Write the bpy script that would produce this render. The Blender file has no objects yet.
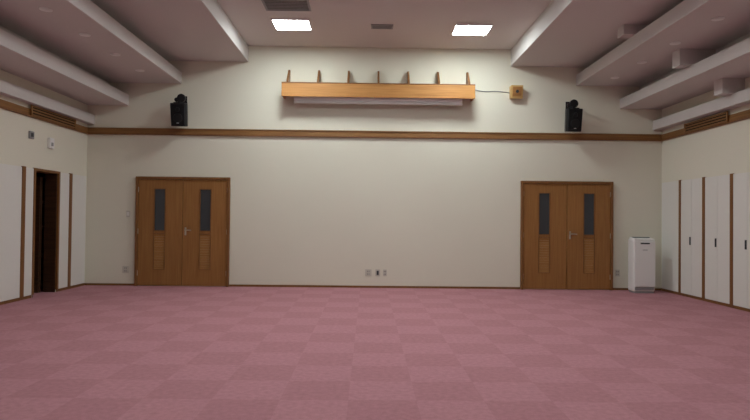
import bpy, bmesh, math
from mathutils import Matrix, Vector, Euler
sc = bpy.context.scene
try:
    sc.view_settings.view_transform = 'Standard'
except Exception: pass

def lin(c):
    return tuple(((v/255)/12.92 if v/255 <= .04045 else ((v/255+.055)/1.055)**2.4) for v in c) + (1,)

# ------------------------------------------------------------ materials
def base(name, rgb, rough=.6, metal=0, spec=.3):
    m = bpy.data.materials.new(name); m.use_nodes = True
    b = m.node_tree.nodes['Principled BSDF']
    b.inputs['Base Color'].default_value = lin(rgb)
    b.inputs['Roughness'].default_value = rough
    b.inputs['Metallic'].default_value = metal
    b.inputs['Specular IOR Level'].default_value = spec
    return m, m.node_tree, b

def plaster(name, rgb, scale=60, amt=.03, bump=.15, rough=.8):
    m, nt, b = base(name, rgb, rough, 0, .2)
    N, L = nt.nodes, nt.links
    geo = N.new('ShaderNodeNewGeometry')
    n1 = N.new('ShaderNodeTexNoise'); n1.inputs['Scale'].default_value = scale; n1.inputs['Detail'].default_value = 4
    n2 = N.new('ShaderNodeTexNoise'); n2.inputs['Scale'].default_value = .6
    L.new(geo.outputs['Position'], n1.inputs['Vector']); L.new(geo.outputs['Position'], n2.inputs['Vector'])
    add = N.new('ShaderNodeMath'); add.operation = 'ADD'
    L.new(n1.outputs['Fac'], add.inputs[0]); L.new(n2.outputs['Fac'], add.inputs[1])
    mr = N.new('ShaderNodeMapRange'); mr.inputs[1].default_value = .6; mr.inputs[2].default_value = 1.4
    mr.inputs[3].default_value = 1-amt; mr.inputs[4].default_value = 1+amt
    L.new(add.outputs[0], mr.inputs[0])
    vm = N.new('ShaderNodeVectorMath'); vm.operation = 'SCALE'
    vm.inputs[0].default_value = lin(rgb)[:3]
    L.new(mr.outputs[0], vm.inputs['Scale']); L.new(vm.outputs[0], b.inputs['Base Color'])
    bp = N.new('ShaderNodeBump'); bp.inputs['Strength'].default_value = bump; bp.inputs['Distance'].default_value = .003
    L.new(n1.outputs['Fac'], bp.inputs['Height']); L.new(bp.outputs[0], b.inputs['Normal'])
    return m

def wood(name, c1, c2, axis='Z', rough=.45):
    m, nt, b = base(name, c1, rough, 0, .35)
    N, L = nt.nodes, nt.links
    geo = N.new('ShaderNodeNewGeometry')
    mp = N.new('ShaderNodeMapping')
    s = {'X': (1.2, 30, 30), 'Y': (30, 1.2, 30), 'Z': (30, 30, 1.2)}[axis]
    mp.inputs['Scale'].default_value = s
    L.new(geo.outputs['Position'], mp.inputs[0])
    n = N.new('ShaderNodeTexNoise'); n.inputs['Scale'].default_value = 1.3; n.inputs['Detail'].default_value = 5; n.inputs['Distortion'].default_value = .4
    L.new(mp.outputs[0], n.inputs['Vector'])
    r = N.new('ShaderNodeValToRGB')
    r.color_ramp.elements[0].position = .3; r.color_ramp.elements[0].color = lin(c2)
    r.color_ramp.elements[1].position = .7; r.color_ramp.elements[1].color = lin(c1)
    L.new(n.outputs['Fac'], r.inputs[0]); L.new(r.outputs[0], b.inputs['Base Color'])
    return m

def carpet():
    m, nt, b = base('carpet', (170, 110, 118), .95, 0, .1)
    N, L = nt.nodes, nt.links
    geo = N.new('ShaderNodeNewGeometry')
    mp = N.new('ShaderNodeMapping'); mp.inputs['Location'].default_value = (.13, .2, .25)
    L.new(geo.outputs['Position'], mp.inputs[0])
    ch = N.new('ShaderNodeTexChecker'); ch.inputs['Scale'].default_value = 2.0
    ch.inputs['Color1'].default_value = lin((181, 130, 137)); ch.inputs['Color2'].default_value = lin((175, 124, 131))  # alternating nap sheen of the tiles painted as two base colours
    L.new(mp.outputs[0], ch.inputs['Vector'])
    n = N.new('ShaderNodeTexNoise'); n.inputs['Scale'].default_value = 160; n.inputs['Detail'].default_value = 3
    n2 = N.new('ShaderNodeTexNoise'); n2.inputs['Scale'].default_value = 22; n2.inputs['Detail'].default_value = 6
    L.new(geo.outputs['Position'], n.inputs['Vector']); L.new(geo.outputs['Position'], n2.inputs['Vector'])
    add = N.new('ShaderNodeMath'); add.operation = 'ADD'
    L.new(n.outputs['Fac'], add.inputs[0]); L.new(n2.outputs['Fac'], add.inputs[1])
    mr = N.new('ShaderNodeMapRange'); mr.inputs[1].default_value = .6; mr.inputs[2].default_value = 1.4
    mr.inputs[3].default_value = .82; mr.inputs[4].default_value = 1.18
    L.new(add.outputs[0], mr.inputs[0])
    vm = N.new('ShaderNodeVectorMath'); vm.operation = 'SCALE'
    L.new(ch.outputs['Color'], vm.inputs[0]); L.new(mr.outputs[0], vm.inputs['Scale'])
    L.new(vm.outputs[0], b.inputs['Base Color'])
    bp = N.new('ShaderNodeBump'); bp.inputs['Strength'].default_value = .4; bp.inputs['Distance'].default_value = .004
    L.new(n.outputs['Fac'], bp.inputs['Height']); L.new(bp.outputs[0], b.inputs['Normal'])
    return m

def emis(name, rgb, s):
    m, nt, b = base(name, rgb)
    b.inputs['Emission Color'].default_value = lin(rgb)
    b.inputs['Emission Strength'].default_value = s
    return m

WALL = plaster('wall_cream', (227, 224, 207))
PANEL = plaster('panel_white', (228, 227, 220), 20, .01, .03, .55)
CEIL = plaster('ceiling_plaster', (212, 208, 204), 40, .03, .1)
PLANK = plaster('soffit_plaster', (208, 204, 200), 40, .03, .1)
CARPET = carpet()
WD = wood('door_wood', (158, 112, 62), (138, 94, 48))
WDL = wood('louver_wood', (174, 127, 75), (156, 109, 60), 'X')
WF = wood('frame_wood', (136, 93, 51), (116, 76, 40))
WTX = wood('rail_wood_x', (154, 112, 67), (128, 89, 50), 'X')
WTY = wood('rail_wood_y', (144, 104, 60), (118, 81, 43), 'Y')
WBOX = wood('screen_box_wood', (194, 141, 81), (170, 117, 62), 'X')
WPALE = wood('pale_wood', (206, 172, 112), (190, 152, 94), 'X')
WDARK = wood('dark_wood', (74, 48, 30), (54, 34, 20), 'X')
GLASS = base('dark_glass', (50, 54, 60), .1, 0, .6)[0]
BLACK = base('black_plastic', (24, 24, 26), .45)[0]
GRILL = base('black_grille', (14, 14, 16), .7)[0]
WHITE = base('white_plastic', (235, 235, 232), .4)[0]
GREY = base('grey_plastic', (150, 150, 150), .5)[0]
DGREY = base('dark_grey', (60, 62, 66), .4)[0]
METAL = base('brushed_metal', (205, 200, 185), .3, .9)[0]
DARKV = base('dark_interior', (34, 26, 20), .9)[0]  # unlit storeroom's shade put into the colour; also backs the vent louvers
EM = emis('lamp_diffuser', (243, 252, 253), 54)
EM2 = emis('lamp_diffuser_dim', (243, 252, 253), 46)

# ------------------------------------------------------------ mesh helpers
def finish(name, bm, mats, parent=None, bevel=0, smooth=False):
    me = bpy.data.meshes.new(name)
    lo = [min(v.co[i] for v in bm.verts) for i in range(3)]
    hi = [max(v.co[i] for v in bm.verts) for i in range(3)]
    c = Vector([(a+b)/2 for a, b in zip(lo, hi)])
    bmesh.ops.translate(bm, verts=bm.verts, vec=-c)
    bmesh.ops.recalc_face_normals(bm, faces=bm.faces)
    if smooth:
        for f in bm.faces: f.smooth = True
    bm.to_mesh(me); bm.free()
    for m in mats: me.materials.append(m)
    o = bpy.data.objects.new(name, me); sc.collection.objects.link(o)
    o.location = c
    if parent:
        o.parent = parent
        o.location = c - parent.location
    if bevel:
        md = o.modifiers.new('bevel', 'BEVEL'); md.width = bevel; md.segments = 2; md.limit_method = 'ANGLE'
    return o

def boxes(name, parts, parent=None, bevel=0):
    bm = bmesh.new(); mats = []
    for p in parts:
        x0, x1, y0, y1, z0, z1, mt = p
        if mt not in mats: mats.append(mt)
        mi = mats.index(mt)
        vs = [bm.verts.new((x, y, z)) for z in (z0, z1) for y in (y0, y1) for x in (x0, x1)]
        for q in ((0,1,3,2),(4,6,7,5),(0,4,5,1),(2,3,7,6),(0,2,6,4),(1,5,7,3)):
            f = bm.faces.new([vs[i] for i in q]); f.material_index = mi
    return finish(name, bm, mats, parent, bevel)

def prism(name, prof, axis, a0, a1, mat, parent=None, bevel=0):
    """profile polygon extruded along axis. axis X: prof=(y,z); Y:(x,z); Z:(x,y)"""
    bm = bmesh.new()
    def P(u, v, a):
        return {'X': (a, u, v), 'Y': (u, a, v), 'Z': (u, v, a)}[axis]
    A = [bm.verts.new(P(u, v, a0)) for u, v in prof]
    B = [bm.verts.new(P(u, v, a1)) for u, v in prof]
    bm.faces.new(A); bm.faces.new(B[::-1])
    n = len(prof)
    for i in range(n):
        bm.faces.new((A[i], A[(i+1) % n], B[(i+1) % n], B[i]))
    return finish(name, bm, [mat], parent, bevel)

def cyl(name, c, r, h, axis, mat, parent=None, r2=None, seg=32, bevel=0):
    bm = bmesh.new()
    bmesh.ops.create_cone(bm, cap_ends=True, segments=seg, radius1=r, radius2=r if r2 is None else r2, depth=h)
    R = {'X': Matrix.Rotation(math.pi/2, 4, 'Y'), 'Y': Matrix.Rotation(math.pi/2, 4, 'X'), 'Z': Matrix.Identity(4)}[axis]
    bmesh.ops.transform(bm, matrix=Matrix.Translation(c) @ R, verts=bm.verts)
    return finish(name, bm, [mat], parent, bevel)

def tube(name, pts, r, mat, parent=None):
    cu = bpy.data.curves.new(name, 'CURVE'); cu.dimensions = '3D'; cu.bevel_depth = r; cu.bevel_resolution = 3
    off = parent.location if parent else Vector((0, 0, 0))
    s = cu.splines.new('NURBS'); s.points.add(len(pts)-1)
    for i, p in enumerate(pts): s.points[i].co = (*(Vector(p)-off), 1)
    s.use_endpoint_u = True; s.order_u = 3
    cu.materials.append(mat)
    o = bpy.data.objects.new(name, cu); sc.collection.objects.link(o)
    if parent: o.parent = parent
    return o

def empty(name, loc):
    e = bpy.data.objects.new(name, None); sc.collection.objects.link(e); e.location = loc
    e.empty_display_size = .1
    return e

# ------------------------------------------------------------ shell
D = 11.3; XL = -5.43; XR = 5.72; YB = -3.0; ZC = 4.66
boxes('floor', [(XL-1.4, XR+.3, YB-.2, D+.2, -.15, 0, CARPET)])
boxes('wall_back', [(XL-.2, XR+.2, D, D+.2, 0, 5, WALL)])
boxes('wall_front', [(XL-.2, XR+.2, YB-.2, YB, 0, 5, WALL)])
boxes('wall_right', [(XR, XR+.2, YB, D, 0, 5, WALL)])
DY0, DY1 = 9.54, 10.24
boxes('wall_left', [(XL-.2, XL, YB, DY0, 0, 5, WALL), (XL-.2, XL, DY1, D, 0, 5, WALL), (XL-.2, XL, DY0, DY1, 2.08, 5, WALL)])
# storeroom behind the open doorway
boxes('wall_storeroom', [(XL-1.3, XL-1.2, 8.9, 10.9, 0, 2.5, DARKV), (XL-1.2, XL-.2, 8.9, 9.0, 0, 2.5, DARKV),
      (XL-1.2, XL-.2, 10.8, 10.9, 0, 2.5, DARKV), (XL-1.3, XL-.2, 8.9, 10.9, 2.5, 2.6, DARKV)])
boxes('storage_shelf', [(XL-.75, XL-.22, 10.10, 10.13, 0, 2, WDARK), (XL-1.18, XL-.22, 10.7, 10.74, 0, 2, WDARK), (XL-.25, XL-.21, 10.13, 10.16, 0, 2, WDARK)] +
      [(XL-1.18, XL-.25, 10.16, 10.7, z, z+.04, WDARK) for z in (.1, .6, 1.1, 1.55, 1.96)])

# centre ceiling + stepped soffits
boxes('ceiling', [(-2.4, 2.95, YB, D, ZC, ZC+.2, CEIL)])
Ls = [(-2.35, 4.35, ZC+.0), (-3.63, 3.91, 4.13), (-4.64, 3.47, 3.68), (-5.29, 3.10, 3.28)]
Rs = [(2.75, 4.33, ZC+.0), (4.03, 3.97, 4.18), (4.89, 3.53, 3.72), (5.54, 3.12, 3.30)]
for side, S, W in (('left', Ls, XL), ('right', Rs, XR)):
    sg = -1 if side == 'left' else 1
    for i, (x, z0, z1) in enumerate(S):
        nx = S[i+1][0] + sg*.42 if i < 3 else W
        if sg*nx > sg*W: nx = W
        parts = [(min(x, nx), max(x, nx), YB, D, z0, z1, PLANK)]
        if i < 3 and abs(nx - W) > .02:
            a, b2 = nx - sg*.04, nx
            parts.append((min(a, b2), max(a, b2), YB, D, S[i+1][2], z0, PLANK))
        boxes('ceiling_soffit_%s_%d' % (side, i+1), parts, None, .006)
# crossbeams bridging the soffit gaps on the right
cb = []
for y in (8.78, 5.2, 1.6):
    for i in range(3):
        x = Rs[i+1][0]
        cb.append((x-.17, min(x+.42, XR), y, y+.22, Rs[i+1][2], Rs[i][1], PLANK))
boxes('ceiling_crossbeams_right', cb)

# downlights in the soffits
def downlight(x, y, z):
    e = empty('downlight', (x, y, z))
    cyl('trim_ring', (x, y, z-.006), .075, .012, 'Z', WHITE, e)
    cyl('reflector', (x, y, z-.015), .055, .006, 'Z', WHITE, e)
for y in (4.3, 5.3, 6.3, 7.3, 8.3, 9.3, 10.3): downlight(-4.05, y, 3.91)
for y in (4.4, 5.4, 6.4, 7.45, 8.5, 9.55, 10.6): downlight(4.50, y, 3.97)

# ------------------------------------------------------------ lamps
def lamp(x, y, em):
    e = empty('ceiling_light', (x, y, ZC))
    h = .32; g = .26
    boxes('housing', [(x-h, x+h, y-g, y-g+.02, ZC-.03, ZC, WHITE), (x-h, x+h, y+g-.02, y+g, ZC-.03, ZC, WHITE),
          (x-h, x-h+.02, y-g+.02, y+g-.02, ZC-.03, ZC, WHITE), (x+h-.02, x+h, y-g+.02, y+g-.02, ZC-.03, ZC, WHITE)], e)
    for k in range(3):
        x0 = x-h+.028+k*.198
        boxes('tube_panel_%d' % (k+1), [(x0, x0+.168, y-g+.022, y+g-.022, ZC-.034, ZC-.004, em)], e)
for y, em in ((9.95, EM), (6.6, EM), (3.2, EM2)):
    lamp(-1.33, y, em); lamp(1.77, y+.14, em)

# ceiling air grilles
def grille(name, x0, x1, y0, y1, n):
    e = empty(name, ((x0+x1)/2, (y0+y1)/2, ZC))
    boxes('frame', [(x0, x1, y0, y0+.03, ZC-.02, ZC, GREY), (x0, x1, y1-.03, y1, ZC-.02, ZC, GREY),
                    (x0, x0+.03, y0+.03, y1-.03, ZC-.02, ZC, GREY), (x1-.03, x1, y0+.03, y1-.03, ZC-.02, ZC, GREY),
                    (x0+.03, x1-.03, y0+.03, y1-.03, ZC-.004, ZC, GRILL)], e)
    st = (y1-y0-.06)/n
    boxes('slats', [(x0+.03, x1-.03, y0+.03+st*(i+.3), y0+.03+st*(i+.7), ZC-.016, ZC-.006, GREY) for i in range(n)], e)
grille('air_conditioning_grille', -1.66, -.94, 8.8, 9.3, 7)
grille('ceiling_vent', .02, .40, 9.92, 10.12, 3)

# ------------------------------------------------------------ wood rail, baseboards
boxes('trim_1', [(XL, XR, D-.03, D, 2.93, 3.03, WTX), (XL, XR, D-.045, D, 2.905, 2.93, WF), (XL, XR, D-.045, D, 3.015, 3.035, WTX)])
for nm, x, sg, g0, g1 in (('trim_2', XL, 1, 9.35, 10.7), ('trim_3', XR, -1, 9.15, 10.35)):
    a, b = sorted((x, x+sg*.03)); a2, b2 = sorted((x, x+sg*.045))
    boxes(nm, [(a, b, YB, D-.045, 2.93, 3.03, WTY), (a2, b2, YB, D-.045, 2.905, 2.93, WF)])
    a, b = sorted((x+sg*.046, x+sg*.066)); c, d = sorted((x+sg*.0451, x+sg*.05))
    pr = [(c, d, g0, g1, 2.93, 3.09, DARKV)]
    for k in range(4): pr.append((a, b, g0, g1, 2.93+k*.045, 2.952+k*.045, WTY))
    pr += [(a, b, g0-.03, g0, 2.92, 3.095, WTY), (a, b, g1, g1+.03, 2.92, 3.095, WTY)]
    boxes('air_vent_louver', pr)
LD = (-4.46, -2.66); RD = (2.96, 4.75)
boxes('baseboard_back', [(XL, LD[0], D-.012, D, 0, .04, WF), (LD[1], RD[0], D-.012, D, 0, .04, WF), (RD[1], XR, D-.012, D, 0, .04, WF)])
boxes('baseboard_left', [(XL, XL+.012, YB, DY0-.03, 0, .045, WF), (XL, XL+.012, DY1+.03, D-.012, 0, .045, WF)])
boxes('baseboard_right', [(XR-.012, XR, YB, D-.012, 0, .045, WF)])

# ------------------------------------------------------------ double doors
def ddoor(n, x0, x1):
    H = 2.10; e = empty('door_%d' % n, ((x0+x1)/2, D, 0)); fw = .05
    boxes('frame', [(x0, x0+fw, D-.07, D, 0, H, WF), (x1-fw, x1, D-.07, D, 0, H, WF), (x0+fw, x1-fw, D-.07, D, H-fw, H, WF)], e, .004)
    cx = (x0+x1)/2
    for k, (a, b) in enumerate(((x0+fw+.003, cx-.004), (cx+.004, x1-fw-.003))):
        m = a + (b-a)*(.48 if k == 0 else .51); gw = .1
        g0, g1, l0, l1 = 1.07, 1.86, .33, 1.0
        y0, y1 = D-.045, D-.005
        t = [(a, m-gw, y0, y1, .01, H-fw-.004, WD), (m+gw, b, y0, y1, .01, H-fw-.004, WD),
             (m-gw, m+gw, y0, y1, .01, l0, WD), (m-gw, m+gw, y0, y1, l1, g0, WD), (m-gw, m+gw, y0, y1, g1, H-fw-.004, WD)]
        boxes('leaf_%d' % (k+1), t, e)
        boxes('glass_%d' % (k+1), [(m-gw, m+gw, y0+.015, y1-.01, g0, g1, GLASS)], e)
        bd = .012
        boxes('bead_%d' % (k+1), [(m-gw-bd, m-gw, y0-.008, y0, l0-bd, g1+bd, WF), (m+gw, m+gw+bd, y0-.008, y0, l0-bd, g1+bd, WF),
              (m-gw, m+gw, y0-.008, y0, g1, g1+bd, WF), (m-gw, m+gw, y0-.008, y0, l0-bd, l0, WF), (m-gw, m+gw, y0-.008, y0, l1, l1+bd, WF), (m-gw, m+gw, y0-.008, y0, g0-bd, g0, WF)], e)
        ns = 14; st = (l1-l0)/ns
        bm = bmesh.new()
        for i in range(ns):
            z = l0 + i*st
            P = [(y0+.004, z), (y0+.010, z), (y0+.03, z+st*.95), (y0+.02, z+st*.95)]
            A = [bm.verts.new((m-gw, u, v)) for u, v in P]; B = [bm.verts.new((m+gw, u, v)) for u, v in P]
            bm.faces.new(A); bm.faces.new(B[::-1])
            for j in range(4): bm.faces.new((A[j], A[(j+1) % 4], B[(j+1) % 4], B[j]))
        finish('louver_%d' % (k+1), bm, [WDL], e)
        for z in (.25, 1.05, 1.85):
            hx = a-.004 if k == 0 else b+.004
            cyl('hinge_%d_%d' % (k+1, int(z*100)), (hx, y0-.006, z), .008, .1, 'Z', METAL, e, seg=12)
    # one lever handle on the right-hand leaf
    hx = cx + .06
    boxes('escutcheon', [(hx-.017, hx+.017, D-.053, D-.045, .98, 1.13, METAL)], e, .003)
    cyl('spindle', (hx, D-.075, 1.08), .012, .045, 'Y', METAL, e, seg=16)
    tube('lever', [(hx, D-.098, 1.08), (hx+.04, D-.1, 1.08), (hx+.12, D-.098, 1.075)], .012, METAL, e)
    return e
ddoor(1, *LD); ddoor(2, *RD)

# ------------------------------------------------------------ left wall cupboards + doorway frame
def stile(lst, x, sg, y0, y1, z1=2.1):
    a, b = sorted((x, x+sg*.03)); lst.append((a, b, y0, y1, .0455, z1, WF))
def panel(name, x, sg, y0, y1, handle=None, seam=False):
    a, b = sorted((x, x+sg*.02))
    ym = (y0+y1)/2
    pr = []
    if seam: pr += [(a, b, y0+.003, ym-.003, .05, 2.09, PANEL), (a, b, ym+.003, y1-.003, .05, 2.09, PANEL)]
    else: pr += [(a, b, y0+.003, y1-.003, .05, 2.09, PANEL)]
    if handle is not None:
        c, d = sorted((x+sg*.02, x+sg*.035))
        pr.append((c, d, handle-.012, handle+.012, .93, 1.07, DGREY))
    boxes(name, pr)
st = []
for y0, y1 in ((10.62, 10.71), (DY1, DY1+.05), (DY0-.05, DY0), (9.17, 9.26), (7.7, 7.78), (6.2, 6.28), (4.7, 4.78)): stile(st, XL, 1, y0, y1)
st.append((XL, XL+.03, DY0, DY1, 2.06, 2.1, WF))
# wood jamb lining through the wall thickness
st += [(XL-.2, XL, DY0, DY0+.02, 0, 2.06, WDARK), (XL-.2, XL, DY1-.02, DY1, 0, 2.06, WDARK), (XL-.2, XL, DY0, DY1, 2.06, 2.08, WF)]
boxes('trim_4', st)
panel('closet_door', XL, 1, 10.71, D-.05); panel('closet_door', XL, 1, DY1+.05, 10.62); panel('closet_door', XL, 1, 9.26, DY0-.05)
panel('closet_door', XL, 1, 7.78, 9.17); panel('closet_door', XL, 1, 6.28, 7.7); panel('closet_door', XL, 1, 4.78, 6.2)
# right wall
st = []
for y0, y1 in ((10.56, 10.62), (9.80, 9.87), (9.04, 9.11), (8.28, 8.35), (7.5, 7.57), (6.7, 6.77)): stile(st, XR, -1, y0, y1)
boxes('trim_5', st)
panel('closet_door', XR, -1, 10.62, D-.05)
for y0, y1 in ((9.87, 10.56), (9.11, 9.80), (8.35, 9.04), (7.57, 8.28), (6.77, 7.5)):
    panel('closet_door', XR, -1, y0, y1, (y0+y1)/2+.03, True)

# ------------------------------------------------------------ projection-screen box
x0, x1 = -1.65, 2.00; yf = D-.35
e = empty('projector_screen_housing', ((x0+x1)/2, D, 3.75))
boxes('front_board', [(x0, x1, yf, yf+.03, 3.62, 3.89, WBOX)], e, .004)
boxes('end_boards', [(x0, x0+.03, yf+.03, D, 3.64, 3.89, WBOX), (x1-.03, x1, yf+.03, D, 3.64, 3.89, WBOX)], e, .003)
boxes('top_board', [(x0+.03, x1-.03, yf+.03, D, 3.82, 3.845, WBOX)], e)
boxes('front_groove', [(x0, x1, yf-.006, yf, 3.87, 3.89, WF), (x0, x1, yf-.006, yf, 3.62, 3.68, WBOX)], e)
for i in range(7):
    x = x0+.10 + i*(x1-x0-.2)/6
    prism('fin_%d' % (i+1), [(yf+.05, 3.846), (D, 3.846), (D, 4.19), (D-.07, 4.19), (yf+.05, 3.92)], 'X', x-.018, x+.018, WF, e, .003)
cyl('screen_case', ((x0+x1)/2, yf+.14, 3.63), .055, 3.2, 'X', WHITE, e)
boxes('screen_bar', [(x0+.22, x1-.22, yf+.12, yf+.16, 3.52, 3.555, WHITE)], e, .006)
boxes('screen_fabric', [(x0+.25, x1-.25, yf+.138, yf+.142, 3.555, 3.59, WHITE)], e)

# small wooden speaker with cable
bx0, bx1, bz0, bz1 = 2.73, 2.96, 3.68, 3.93
e = empty('wooden_speaker', ((bx0+bx1)/2, D, 3.80))
prism('cabinet', [(D, bz0+.02), (D, bz1), (D-.17, bz1), (D-.12, bz0)], 'X', bx0, bx1, WPALE, e, .005)
o = boxes('grille_cloth', [(bx0+.03, bx1-.03, D-.160, D-.150, bz0+.04, bz1-.03, WDL)], e)
o.rotation_euler = (math.radians(11.3), 0, 0)
cyl('knob', ((bx0+bx1)/2, D-.168, 3.81), .03, .012, 'Y', DGREY, e)
tube('cable', [(2.00, D-.01, 3.88), (2.2, D-.008, 3.82), (2.5, D-.008, 3.85), (2.74, D-.01, 3.81)], .008, GREY, e)

# ------------------------------------------------------------ PA speakers
def pa(x, zb):
    e = empty('loudspeaker', (x, D, zb+.2))
    yc = D-.24
    bm = bmesh.new()
    # tapered cabinet, wide at the front
    w, wb, d = .16, .115, .26; h = .43
    P = [(-wb, d/2), (-w, -d/2+.06), (-w+.03, -d/2), (w-.03, -d/2), (w, -d/2+.06), (wb, d/2)]
    A = [bm.verts.new((u*.93, v, 0)) for u, v in P]; B = [bm.verts.new((u, v, h)) for u, v in P]
    bm.faces.new(A); bm.faces.new(B[::-1])
    for i in range(6): bm.faces.new((A[i], A[(i+1) % 6], B[(i+1) % 6], B[i]))
    M = Matrix.Translation((x, yc, zb)) @ Matrix.Rotation(math.radians(8), 4, 'X')
    bmesh.ops.transform(bm, matrix=M, verts=bm.verts)
    finish('cabinet', bm, [BLACK], e, .012)
    bm = bmesh.new()
    bmesh.ops.create_cube(bm, size=1)
    bmesh.ops.transform(bm, matrix=M @ Matrix.Translation((0, -d/2-.003, h/2)) @ Matrix.Diagonal((.25, .012, .38, 1)), verts=bm.verts)
    finish('front_grille', bm, [GRILL], e, .005)
    for nm, r, z in (('woofer', .09, .15), ('tweeter', .045, .31)):
        bm = bmesh.new()
        bmesh.ops.create_cone(bm, cap_ends=True, segments=32, radius1=r, radius2=r*.9, depth=.008)
        bmesh.ops.transform(bm, matrix=M @ Matrix.Translation((0, -d/2-.012, z)) @ Matrix.Rotation(math.pi/2, 4, 'X'), verts=bm.verts)
        finish(nm, bm, [BLACK], e)
    boxes('badge', [(x-.02, x+.02, yc-.155, yc-.147, zb+.03, zb+.045, GREY)], e)
    # bracket
    boxes('wall_plate', [(x-.05, x+.05, D-.012, D, zb+.30, zb+.62, BLACK)], e, .003)
    tube('arm', [(x, D-.01, zb+.55), (x, D-.12, zb+.56), (x+.01, yc, zb+.53), (x+.01, yc, zb+.42)], .018, BLACK, e)
    cyl('swivel', (x+.02, yc-.02, zb+.53), .08, .07, 'Y', BLACK, e, bevel=.01)
    cyl('swivel_grip', (x-.07, yc-.02, zb+.50), .04, .05, 'Y', BLACK, e, bevel=.008)
    cyl('swivel_neck', (x, yc-.01, zb+.455), .05, .05, 'Z', BLACK, e)
    boxes('yoke', [(x-.13, x+.13, yc-.03, yc+.01, zb+.435, zb+.455, BLACK)], e, .003)
pa(-3.57, 3.045); pa(3.88, 3.035)

# ------------------------------------------------------------ air purifier
ax0, ax1, ay0, ay1, ah = 4.95, 5.36, 10.78, 11.06, 1.03
e = empty('air_purifier', ((ax0+ax1)/2, (ay0+ay1)/2, 0))
boxes('body', [(ax0, ax1, ay0+.03, ay1, .03, ah-.02, WHITE)], e, .03)
boxes('front_panel', [(ax0+.01, ax1-.01, ay0, ay0+.03, .12, ah-.06, WHITE)], e, .012)
boxes('base_plinth', [(ax0+.02, ax1-.02, ay0+.04, ay1-.02, 0, .035, GREY)], e, .005)
boxes('side_intake', [(ax0+.03, ax1-.03, ay0+.022, ay0+.03, .06, .11, GREY)], e)
prism('control_top', [(ay0+.02, ah-.05), (ay1-.03, ah-.02), (ay1-.03, ah+.01), (ay0+.02, ah-.02)], 'X', ax0+.02, ax1-.02, WHITE, e, .005)
boxes('outlet_louver', [(ax0+.05, ax1-.05, ay0+.15+i*.035, ay0+.165+i*.035, ah-.005, ah+.012, DGREY) for i in range(3)], e)
boxes('display', [(ax0+.12, ax1-.12, ay0-.004, ay0+.002, .915, .94, DGREY)], e)
boxes('logo_plate', [(ax0+.16, ax1-.16, ay0-.003, ay0+.002, .80, .812, GREY)], e)

# ------------------------------------------------------------ outlets & switches
PL = base('plate_beige', (200, 196, 182), .5)[0]
def plate(name, x, z, w=.07, h=.12, kind='outlet'):
    e = empty(name, (x, D, z))
    boxes('cover', [(x-w/2, x+w/2, D-.01, D, z-h/2, z+h/2, PL)], e, .002)
    if kind == 'outlet':
        boxes('sockets', [(x-.018, x-.009, D-.012, D-.0099, z+dz-.014, z+dz+.014, DGREY) for dz in (-.027, .027)] +
              [(x+.009, x+.018, D-.012, D-.0099, z+dz-.014, z+dz+.014, DGREY) for dz in (-.027, .027)], e)
    elif kind == 'dark':
        boxes('sockets', [(x-.02, x+.02, D-.013, D-.0099, z-.04, z+.04, DGREY)], e)
    else:
        boxes('rockers', [(x-w/2+.012, x+w/2-.012, D-.015, D-.0099, z-.035, z+.035, PANEL)], e, .002)
plate('power_outlet', -4.65, .31, .12, .13)
plate('light_switch', -4.62, 1.38, .07, .12, 'switch')
plate('power_outlet', .02, .29, .12, .13)
plate('power_outlet', .20, .29, .09, .13, 'dark')
plate('power_outlet', .34, .29, .07, .13)
plate('power_outlet', 4.86, .33, .09, .13)
# left wall devices
e = empty('thermostat', (XL, 9.4, 2.65))
boxes('case', [(XL, XL+.03, 9.35, 9.47, 2.56, 2.68, GREY)], e, .005)
boxes('dial', [(XL+.03, XL+.036, 9.38, 9.44, 2.59, 2.65, DGREY)], e)
e = empty('motion_sensor', (XL, 10.0, 2.6))
boxes('case', [(XL, XL+.05, 9.90, 10.04, 2.47, 2.65, WHITE)], e, .008)
boxes('lens', [(XL+.05, XL+.055, 9.94, 10.0, 2.51, 2.57, GREY)], e)

# ------------------------------------------------------------ world + camera
w = bpy.data.worlds.new('World'); sc.world = w; w.use_nodes = True
w.node_tree.nodes['Background'].inputs[0].default_value = (.05, .05, .05, 1)
cam = bpy.data.cameras.new('camera'); co = bpy.data.objects.new('camera', cam); sc.collection.objects.link(co)
cam.lens = 28; cam.sensor_width = 36; cam.clip_start = .05
R = Matrix.Rotation(-.0120, 4, 'Z') @ Matrix.Rotation(math.pi/2+.0154, 4, 'X') @ Matrix.Rotation(.0105, 4, 'Z')
co.matrix_world = Matrix.Translation((0, 0, 1.33)) @ R
sc.camera = co
